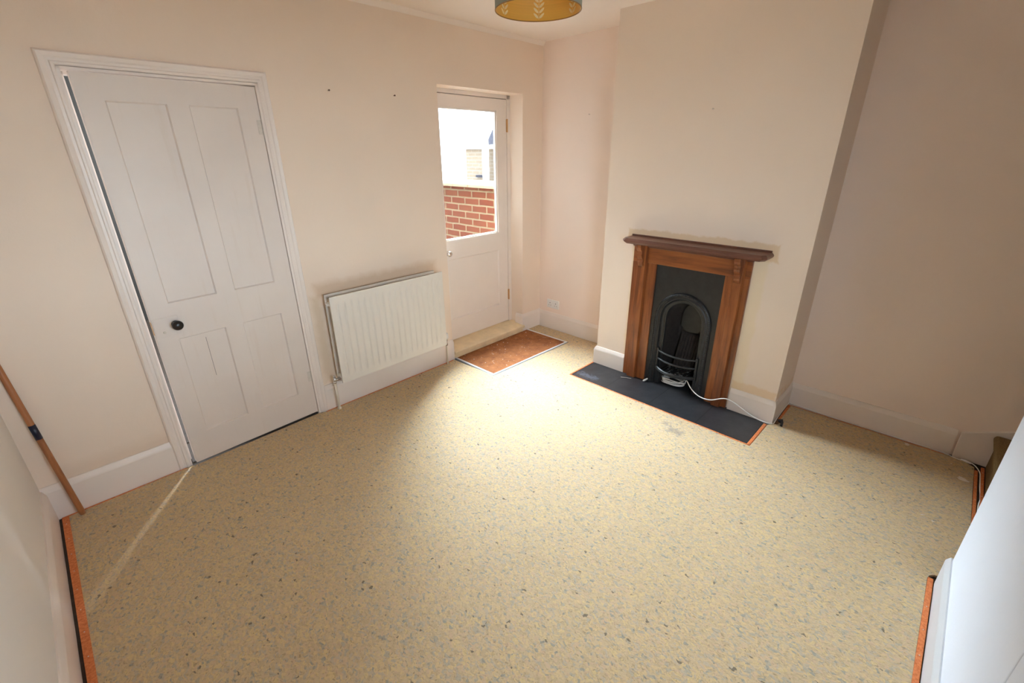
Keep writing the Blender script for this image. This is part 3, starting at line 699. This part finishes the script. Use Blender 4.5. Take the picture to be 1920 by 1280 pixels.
# curved bars
def bar(z, bulge, h, th, ext=0.0):
    pts = []; N = 20; mb = MB(); vs = []
    for i in range(N + 1):
        t = i / N; y = (YC + 0.148 + ext) - t * (0.296 + 2 * ext); x = -0.338 - bulge * math.sin(PI * t) ** 0.8
        for dx, dz in ((0, -h / 2), (-th, -h * 0.3), (-th, h * 0.3), (0, h / 2)): vs.append((x + dx, y, z + dz))
    fs = [(i * 4 + j, i * 4 + (j + 1) % 4, (i + 1) * 4 + (j + 1) % 4, (i + 1) * 4 + j) for i in range(N) for j in range(4)]
    fs += [(0, 1, 2, 3), (N * 4 + 3, N * 4 + 2, N * 4 + 1, N * 4)]
    mb.add(vs, fs, 0, False); return mb
Q(bar(0.277, 0.052, 0.016, 0.010), 'fire_bar', M['iron'], bevel=0.0025)
Q(bar(0.215, 0.052, 0.016, 0.010), 'fire_bar', M['iron'], bevel=0.0025)
Q(bar(0.140, 0.075, 0.030, 0.010, 0.006), 'ash_lip', M['iron'], bevel=0.003)
for sgn in (1, -1): Q(MB().box(-0.350, -0.328, YC + sgn * 0.150 - 0.008, YC + sgn * 0.150 + 0.008, 0.12, 0.295), 'bar_bracket', M['iron'], bevel=0.002)
# grate bottom and the two plain uprights beside the ash pit
mb = MB()
for k in range(9): mb.box(-0.40 + abs(k - 4) * 0.009, -0.16, YC - 0.10 + k * 0.025 - 0.005, YC - 0.10 + k * 0.025 + 0.005, 0.118, 0.130)
Q(mb, 'grate', M['iron'])
mb = MB()
for k in range(26):
    a = random.uniform(-0.09, 0.09); x = random.uniform(-0.385, -0.25); s = random.uniform(0.004, 0.010)
    mb.lathe([(s * 0.6, -s * .5), (s, 0), (s * 0.5, s * .6)], (x, YC + a, 0.134 + s * .4), (random.random(), random.random(), 1), 5)
ash = Q(mb, 'ash', simple('grey_ash', (0.10, 0.095, 0.09), 0.9, var=0.5, scale=60)); ash['kind'] = 'stuff'

# ------------------------------------------------------------------ radiator
RD = empty('radiator', (-1.73, WB, 0), 0, label='white panel radiator with ribbed front below the picture-nail wall', cat='radiator')
RD.rotation_euler = (0, 0, RA); RD.location = (-1.73 * math.cos(RA) - WB * math.sin(RA), -1.73 * math.sin(RA) + WB * math.cos(RA), 0)
X0, X1, Z0, Z1 = -0.448, 0.462, 0.205, 0.812
def fluted(y, x0, x1, z0, z1, nflute, depth, sgn):
    nx = nflute * 12; nz = 40; mb = MB(); vs = []; mx = 0.024; mz = 0.040; pitch = (x1 - x0 - 2 * mx) / nflute
    zs = [z0 + (z1 - z0) * j / nz for j in range(nz + 1)]
    for j, z in enumerate(zs):
        fz = min(1, max(0, (z - z0 - mz) / 0.02)) * min(1, max(0, (z1 - mz - z) / 0.02)); fz = fz * fz * (3 - 2 * fz)
        for i in range(nx + 1):
            x = x0 + (x1 - x0) * i / nx; u = ((x - x0 - mx) / pitch) % 1.0
            g = 0
            if x0 + mx < x < x1 - mx:
                q = abs(u - 0.5) / 0.20; g = 0 if q >= 1 else 0.5 * (1 + math.cos(PI * q))
            vs.append((x, y + sgn * depth * g * fz, z))
    fs = [(j * (nx + 1) + i, j * (nx + 1) + i + 1, (j + 1) * (nx + 1) + i + 1, (j + 1) * (nx + 1) + i) for j in range(nz) for i in range(nx)]
    mb.add(vs, fs, 0, True)
    t = 0.012
    mb.box(x0, x1, min(y, y + sgn * t) + 0.0015 * sgn, max(y, y + sgn * t), z0, z0 + 0.006); mb.box(x0, x1, y + 0.001, y + t, z1 - 0.006, z1)
    mb.box(x0, x0 + 0.004, y + 0.0005, y + t, z0, z1); mb.box(x1 - 0.004, x1, y + 0.0005, y + t, z0, z1); mb.box(x0, x1, y + t - 0.003, y + t, z0, z1)
    return mb
fluted(-0.112, X0, X1, Z0, Z1, 18, 0.011, 1).build('front_panel', M['radiator'], RD, fix=False)
fluted(-0.046, X0, X1 - 0.028, Z0 + 0.01, Z1 + 0.004, 18, 0.007, 1).build('back_panel', M['radiator'], RD, fix=False)
for bx in (X0 + 0.13, X1 - 0.16):
    MB().box(bx, bx + 0.03, -0.034, -0.002, 0.26, 0.78).box(bx, bx + 0.03, -0.052, -0.030, 0.765, 0.780).build('wall_bracket', M['radiator'], RD)
for zc in (Z1 - 0.055, Z0 + 0.04):
    for xe in (X0 + 0.012, X1 - 0.045): MB().tube([(xe, -0.105, zc), (xe, -0.036, zc)], 0.013, 12).build('connector', M['radiator'], RD)
mb = MB().tube([(X0 + 0.006, -0.07, Z1 - 0.055), (X0 - 0.012, -0.07, Z1 - 0.055)], 0.009, 10); mb.build('bleed_valve', M['radiator'], RD)
vx = X0 - 0.034
mb = MB().tube([(vx, -0.064, 0.200), (vx, -0.064, 0.245)], 0.0095, 12).tube([(vx, -0.064, 0.222), (X0 + 0.01, -0.070, 0.228)], 0.008, 12)
mb.lathe([(0.012, -0.006), (0.0125, 0), (0.012, 0.007)], (vx, -0.064, 0.207), (0, 0, 1), 6).lathe([(0.011, 0), (0.011, 0.010)], (vx + 0.012, -0.066, 0.224), (1, 0.0, 0), 6)
mb.tube([(vx, -0.064, 0.243), (vx, -0.064, 0.256)], 0.007, 8)
mb.build('lockshield_valve', M['chrome'], RD)['label'] = 'chrome valve at the left end'
mb = MB().tube([(vx, -0.064, 0.200), (vx, -0.064, 0.0)], 0.0085, 12).lathe([(0.013, 0), (0.013, 0.012), (0.009, 0.018)], (vx, -0.064, 0.000), (0, 0, 1), 14)
mb.build('pipe', M['cream_pipe'], RD)
vx = X1 + 0.034
mb = MB().lathe([(0.014, 0.0), (0.019, 0.006), (0.019, 0.030), (0.016, 0.044), (0.010, 0.050)], (vx, -0.064, 0.235), (0, 0, 1), 18).build('valve_cap', M['whiteplastic'], RD)
mb = MB().tube([(vx, -0.064, 0.175), (vx, -0.064, 0.237)], 0.009, 12).tube([(vx, -0.064, 0.215), (X1 - 0.01, -0.070, 0.226)], 0.008, 10).lathe([(0.012, 0), (0.012, 0.012)], (vx, -0.064, 0.180), (0, 0, 1), 6)
mb.build('valve_body', M['chrome'], RD)
MB().tube([(vx, -0.064, 0.18), (vx, -0.064, 0.0)], 0.0065, 12).build('pipe', M['cream_pipe'], RD)

# ------------------------------------------------------------------ broom handle leaning in the corner
BH = empty('broom_handle', (-3.583, -0.121, 0.0), label='varnished wooden broom handle with navy band leaning in the left corner', cat='broom handle')
b0 = Vector((0, 0, 0.002)); b1 = Vector((-0.083, 0.098, 1.32)); 
def on(t): return tuple(b0 + (b1 - b0) * t)
MB().tube([on(0), on(0.02), on(0.5), on(0.985), on(1)], [0.0115, 0.0125, 0.0125, 0.0125, 0.008], 20).build('pole', M['handle'], BH)
MB().tube([on(0.335), on(0.392)], 0.0131, 20).build('band', M['bluetape'], BH)['label'] = 'navy blue painted band'

# ------------------------------------------------------------------ pendant lampshade
LS = empty('pendant_lamp', (-1.922, -1.651, 2.11), label='drum pendant shade with gold lining and pale leaf sprigs', cat='pendant lamp')
r0 = 0.15; hh = 0.20
mb = MB(); n = 72
vs = []; fs = []
for z, r in ((0.0, r0), (hh, r0), (hh, r0 - 0.002), (0.0, r0 - 0.002)):
    for k in range(n): a = 2 * PI * k / n; vs.append((r * math.cos(a), r * math.sin(a), z))
for j in range(4):
    for k in range(n): fs.append((j * n + k, j * n + (k + 1) % n, ((j + 1) % 4) * n + (k + 1) % n, ((j + 1) % 4) * n + k))
mb.add(vs, fs, 0, True)
for i in range(len(mb.f)): mb.m[i] = 1 if 2 * n <= i < 3 * n else 0
sh = None
# sprigs of leaves printed on the drum (thin raised shapes of the same part)
cam_a = math.atan2(2.9113 - 1.651, 3.3518 - 1.922)
def leafpt(s, z): return ((r0 - 0.0026) * math.cos(s), (r0 - 0.0026) * math.sin(s), z)
for k in range(6):
    a0 = cam_a + math.radians(-1 + 57 * k if k < 2 else (-57 if k == 5 else 57 * k))
    mb.add([leafpt(a0 - 0.005, 0.006), leafpt(a0 + 0.005, 0.006), leafpt(a0 + 0.005, 0.19), leafpt(a0 - 0.005, 0.19)], [(0, 1, 2, 3)], 2)
    for j in range(11):
        zc = 0.010 + j * 0.0165
        for sgn in (-1, 1):
            L = 0.024; Wd = 0.0068; pts = []
            for q in range(12):
                t = 2 * PI * q / 12; u = (1 - math.cos(t)) / 2 * L; v = math.sin(t) * Wd * 0.5 * (1.5 - u / L * 0.5)
                ang = math.radians(42)
                du = u * math.cos(ang) - v * math.sin(ang); dz = u * math.sin(ang) + v * math.cos(ang)
                pts.append(leafpt(a0 + sgn * (0.0022 + du) / r0, zc + dz))
            mb.add(pts, [tuple(range(12))], 2)
sh = mb.build('lamp_shade', [M['shade'], M['shade_in'], M['shade_leaf']], LS, fix=False)
for z in (0.0, hh): MB().tube([((r0 - 0.001) * math.cos(2 * PI * k / 60), (r0 - 0.001) * math.sin(2 * PI * k / 60), z) for k in range(61)], 0.0018, 8, caps=False).build('rim', M['shade_rim'], LS)
mb = MB()
for k in range(3):
    a = 2 * PI * k / 3; mb.tube([(0.02 * math.cos(a), 0.02 * math.sin(a), hh - 0.03), (r0 * math.cos(a), r0 * math.sin(a), hh - 0.002)], 0.0015, 6)
mb.build('spider', M['whiteplastic'], LS)
MB().lathe([(0.020, 0), (0.020, 0.03), (0.012, 0.05)], (0, 0, hh - 0.05), (0, 0, 1), 18).build('lamp_holder', M['whiteplastic'], LS)
MB().lathe([(0.010, -0.0), (0.013, -0.02), (0.028, -0.055), (0.030, -0.075), (0.020, -0.098), (0.004, -0.105)], (0, 0, hh - 0.05), (0, 0, 1), 20).build('bulb', M['whiteplastic'], LS)
MB().tube([(0, 0, hh), (0, 0, H - 2.11)], 0.003, 8).build('flex', M['whiteplastic'], LS)
MB().lathe([(0.045, 0), (0.045, -0.012), (0.02, -0.03)], (0, 0, H - 2.11), (0, 0, 1), 24).build('ceiling_rose', M['whiteplastic'], LS)

# ------------------------------------------------------------------ socket, nails
SK = empty('wall_socket', (XR, -0.170, 0.255), label='white double wall socket low on the alcove wall by the garden door', cat='socket')
MB().box(-0.009, 0.0, -0.074, 0.074, -0.043, 0.043).build('face_plate', M['whiteplastic'], SK, bevel=0.003)
for sy in (-0.036, 0.036):
    mb = MB().box(-0.0096, -0.0088, sy - 0.004, sy + 0.004, 0.006, 0.013).box(-0.0096, -0.0088, sy - 0.015, sy - 0.009, -0.016, -0.011).box(-0.0096, -0.0088, sy + 0.009, sy + 0.015, -0.016, -0.011)
    mb.build('pin_holes', M['black'], SK)
    MB().box(-0.0125, -0.0088, sy * 0.35 - 0.006, sy * 0.35 + 0.006, 0.016, 0.033).build('switch', M['whiteplastic'], SK, bevel=0.001)

def nail(loc, ax, label, m, rz=0):
    o = empty('nail', loc, rz, label=label, cat='nail', group='picture nails in the walls')
    A = Vector(ax); MB().tube([A * 0.0, A * 0.014], 0.0022, 8).build('shank', m, o); MB().lathe([(0.0052, 0.013), (0.0052, 0.0155)], (0, 0, 0), ax, 10).build('head', m, o)
dk = simple('rusty_nail', (0.10, 0.055, 0.035), 0.6)
nail((-1.927, yb(-1.927), 1.998), (0, -1, 0), 'dark picture nail in the back wall, nearer the panelled door', dk)
nail((-1.479, yb(-1.479), 2.001), (0, -1, 0), 'dark picture nail in the back wall, nearer the garden door', dk)
pn = simple('painted_nail', (0.60, 0.50, 0.42), 0.6)
nail((CX, -1.653, 1.884), (-1, 0, 0), 'paint-covered picture nail in the chimney breast above the mantel', pn)
nail((XR, -0.495, 1.932), (-1, 0, 0), 'small pale nail in the alcove wall beside the garden door', pn)

# ------------------------------------------------------------------ coiled aerial cable
CB = empty('aerial_cable', (-0.30, -1.65, 0), label='white aerial cable coiled under the fire grate, tail crossing to the right alcove', cat='cable')
def CQ(mb, name, m): 
    o = mb.build(name, m); o.parent = CB; o.location = (0.30, 1.65, 0); return o
pts = []; loops = 5
for i in range(loops * 24 + 1):
    a = 2 * PI * i / 24; l = i / 24
    rr = 0.072 + 0.006 * math.sin(l * 2.1); cx = -0.250 + 0.010 * math.sin(l * 3.3); cy = -1.605 + 0.010 * math.cos(l * 2.7)
    pts.append((cx + rr * 0.85 * math.cos(a + 2.2), cy + rr * 1.15 * math.sin(a + 2.2), 0.0045 + l * 0.0068 + 0.004 * (1 + math.sin(a + l))))
# the plug end leaves the coil to the left, the long tail arcs over the hearth
tail = smoothpath([pts[-1], (-0.300, -1.70, 0.048), (-0.345, -1.745, 0.105), (-0.385, -1.80, 0.078), (-0.405, -1.87, 0.050), (-0.408, -1.95, 0.052), (-0.385, -2.03, 0.085), (-0.374, -2.085, 0.078), (-0.374, -2.16, 0.048), (-0.374, -2.23, 0.020), (-0.366, -2.30, 0.006), (-0.345, -2.345, 0.004)], 8)
CQ(MB().tube(pts + tail[1:], 0.0038, 8), 'coil_and_tail', M['cable'])
lead = smoothpath([pts[0], (-0.235, -1.53, 0.03), (-0.255, -1.47, 0.035), (-0.272, -1.435, 0.020)], 8)
lead = smoothpath([(-0.215, -1.560, 0.012), (-0.262, -1.515, 0.030), (-0.300, -1.475, 0.032), (-0.352, -1.448, 0.022)], 8)
CQ(MB().tube(lead, 0.0026, 8), 'lead', M['cable'])
CQ(MB().tube([(-0.350, -1.449, 0.0225), (-0.362, -1.443, 0.018), (-0.385, -1.432, 0.010), (-0.392, -1.429, 0.009)], [0.004, 0.0075, 0.0075, 0.004], 12), 'plug', M['whiteplastic'])
# cable that runs round the right alcove, tucked against the baseboard
AC = smoothpath([(-0.345, -2.349, 0.004), (-0.285, -2.346, 0.006), (-0.15, -2.344, 0.010), (-0.02, -2.345, 0.012), (0.008, -2.37, 0.012), (0.013, -2.6, 0.004), (0.013, -2.9, 0.004), (0.012, -3.12, 0.003), (0.006, -3.17, 0.006), (-0.012, -3.22, 0.003), (-0.010, -3.27, 0.004),
                 (-0.028, -3.300, 0.004), (-0.075, -3.322, -0.002), (-0.14, -3.326, -0.003), (-0.25, -3.327, -0.004), (-0.36, -3.33, -0.004), (-0.50, -3.322, -0.003), (-1.08, -3.323, -0.004)], 8)
o = MB().tube(AC, 0.0026, 8).build('cable', M['cable']); tag(o, 'thin white cable tucked along the alcove baseboard to the stairs', 'cable')
o = MB().tube([(-0.006, -3.242, 0.004), (-0.012, -3.262, 0.005), (-0.022, -3.285, 0.006)], [0.003, 0.0075, 0.004], 10).build('cable_connector', M['cable']); tag(o, 'small white cable connector lying by the stair foot', 'connector')

# dark clip and torn bits near the chimney corner
mb = MB().prism([(-0.272, -2.352), (-0.250, -2.378), (-0.290, -2.392), (-0.340, -2.400), (-0.338, -2.385), (-0.300, -2.378), (-0.296, -2.362)], 0.0, 0.010, 'z')
tag(mb.build('plastic_scrap', simple('black_plastic', (0.02, 0.02, 0.024), 0.45), bevel=0.002), 'small black hook-shaped scrap beside the chimney breast corner', 'scrap')
mb = MB().prism([(-0.330, -2.350), (-0.300, -2.342), (-0.276, -2.352), (-0.300, -2.372), (-0.330, -2.366)], 0.0, 0.004, 'z')
tag(mb.build('wood_splinter', simple('splintered_wood', (0.22, 0.12, 0.06), 0.8, var=0.4, scale=80)), 'brown splinter of wood at the chimney breast corner', 'splinter')

def scrap(cx, cy, sx, sy, rot, label, curl=0.006, name='paper_scrap', cat='paper scrap', seed=1, z0=0.0005):
    rnd = random.Random(seed); n = 12; mb = MB(); base = []
    for k in range(n):
        a = 2 * PI * k / n; r = rnd.uniform(0.65, 1.0); x = sx * r * math.cos(a); y = sy * r * math.sin(a)
        base.append((cx + x * math.cos(rot) - y * math.sin(rot), cy + x * math.sin(rot) + y * math.cos(rot), z0 + curl * rnd.uniform(0, 1)))
    c = (cx, cy, z0 + curl * 0.2); top = [(x, y, z + 0.0008) for x, y, z in base] + [(c[0], c[1], c[2] + 0.0008)]; bot = base + [c]
    fs = [(k, (k + 1) % n, n) for k in range(n)] + [(n + 1 + (k + 1) % n, n + 1 + k, 2 * n + 1) for k in range(n)] + [(k, n + 1 + k, n + 1 + (k + 1) % n, (k + 1) % n) for k in range(n)]
    mb.add(top + bot, fs); tag(mb.build(name, M['paper']), label, cat, 'torn scraps on the underlay')
scrap(-0.030, -3.000, 0.018, 0.014, 0.3, 'small cream paper scrap against the right alcove baseboard', seed=3)
scrap(-0.235, -3.262, 0.014, 0.034, -0.3, 'larger torn cream paper scrap near the foot of the stairs', seed=5, curl=0.009)
scrap(-0.094, -3.205, 0.005, 0.005, 0, 'tiny cream crumb between the scrap and the alcove corner', seed=6, curl=0.003)
scrap(-0.710, -3.130, 0.004, 0.013, 0.6, 'thin white sliver in the middle of the floor before the partition, farther one', seed=8, curl=0.002)
scrap(-0.733, -3.168, 0.004, 0.009, -0.7, 'thin white sliver before the partition, the one closer to it', seed=9, curl=0.002)

o = MB().tube([(-0.440, -1.262, 0.0015), (-0.418, -1.300, 0.002), (-0.405, -1.335, 0.0015)], 0.0014, 6).build('straw', M['paper']); tag(o, 'thin pale straw lying on the black hearth left of the fire', 'straw')
# ------------------------------------------------------------------ stairs
ST = empty('staircase', (-0.57, -3.345, 0), label='olive-brown carpeted stairs beyond the partition end', cat='stairs', kind='structure')
rise, going = 0.198, 0.235
for k in range(8):
    y0_ = -3.347 - k * going; z0_ = k * rise; r = 0.016
    pr_ = [(y0_, z0_ - (0.009 if k == 0 else 0.0)), (y0_ + 0.0, z0_ + rise - 0.045)]
    for j in range(7):
        a = -PI / 2 + PI * j / 6; pr_.append((y0_ + 0.004 + r * math.cos(a), z0_ + rise - 0.020 + 0.020 * math.sin(a)))
    pr_ += [(y0_ - going - 0.0, z0_ + rise), (y0_ - going, z0_ - (0.009 if k == 0 else 0.0))]
    o = MB().prism([(p[0] + 3.345, p[1]) for p in pr_], -0.595, 0.582, 'x', 0, False).build('step', M['stair'], ST)

tag(MB().box(XL - 0.2, XR + 0.25, -6.3, WB + T - 0.08, H + 0.11, 5.6).build('yard_shade_block', M['yardbrick']), 'unseen upper storey added above the room to shade the yard', 'wall', kind='structure')  # added out of view to cut the sky light in the yard
tag(MB().box(KX0 - 0.1, KX1, KY0 + 0.02, KY1 + 0.1, H + 0.11, 5.2).build('yard_shade_block_kitchen', M['yardbrick']), 'unseen upper storey added above the kitchen to shade the yard', 'wall', kind='structure')  # added out of view, keeps sky light off the garden wall
# ------------------------------------------------------------------ outside: yard, brick wall, neighbour
mb = MB().box(-14, 14, -16, 16, -0.22, -0.12)
tag(mb.build('ground', M['paving']), 'pale paving of the yard outside the garden door', 'yard', kind='structure')
GW = empty('garden_wall', (0.08, 0.33, -0.1), label='red brick garden wall with pale coping seen through the door glass', cat='garden wall')
o = MB().box(0.08, 0.295, 0.33, 7.0, -0.1, 1.305).build('brickwork', M['brick']); o.parent = GW; o.location = (-0.08, -0.33, 0.1)
for k in range(27):
    y = 0.34 + k * 0.247
    o = MB().prism([(0.045, 1.305), (0.045, 1.335), (0.075, 1.360), (0.19, 1.372), (0.30, 1.360), (0.33, 1.335), (0.33, 1.305)], y, y + 0.241, 'y').build('coping_brick', M['coping'], bevel=0.004)
    o.parent = GW; o.location = (-0.08, -0.33, 0.1)
NB = empty('neighbouring_house', (4.0, 5.0, -0.06), label='pale brick outbuilding with grey slate roof beyond the garden wall', cat='house')
def NQ(mb, name, m, **k):
    o = mb.build(name, m, **k); o.parent = NB; o.location = (-4.0, -5.0, 0.06); return o
NQ(MB().box(4.0, 7.0, 3.2, 5.72, -0.06, 1.76), 'brick_wall', M['palebrick'])
NQ(MB().box(3.94, 4.0, 3.2, 5.78, 1.72, 1.80), 'fascia', M['downpipe'])
NQ(MB().add([(4.05, 4.62, 1.80), (4.05, 5.10, 1.80), (4.35, 4.86, 2.55), (4.65, 4.62, 1.80), (4.65, 5.10, 1.80)], [(0, 1, 2), (1, 4, 2), (4, 3, 2), (3, 0, 2), (0, 3, 4, 1)]), 'slate_roof', M['slate'])
NQ(MB().box(3.80, 3.88, 4.83, 4.95, -0.06, 3.4), 'post', M['downpipe'])
NQ(MB().box(3.96, 4.0, 4.98, 5.36, 1.13, 1.18), 'ledge', M['slate'])
tag(MB().box(4.2, 8.0, 5.80, 11.0, -0.06, 3.2).build('rendered_house', M['render']), 'bright white rendered house behind the pale brick outbuilding', 'house')
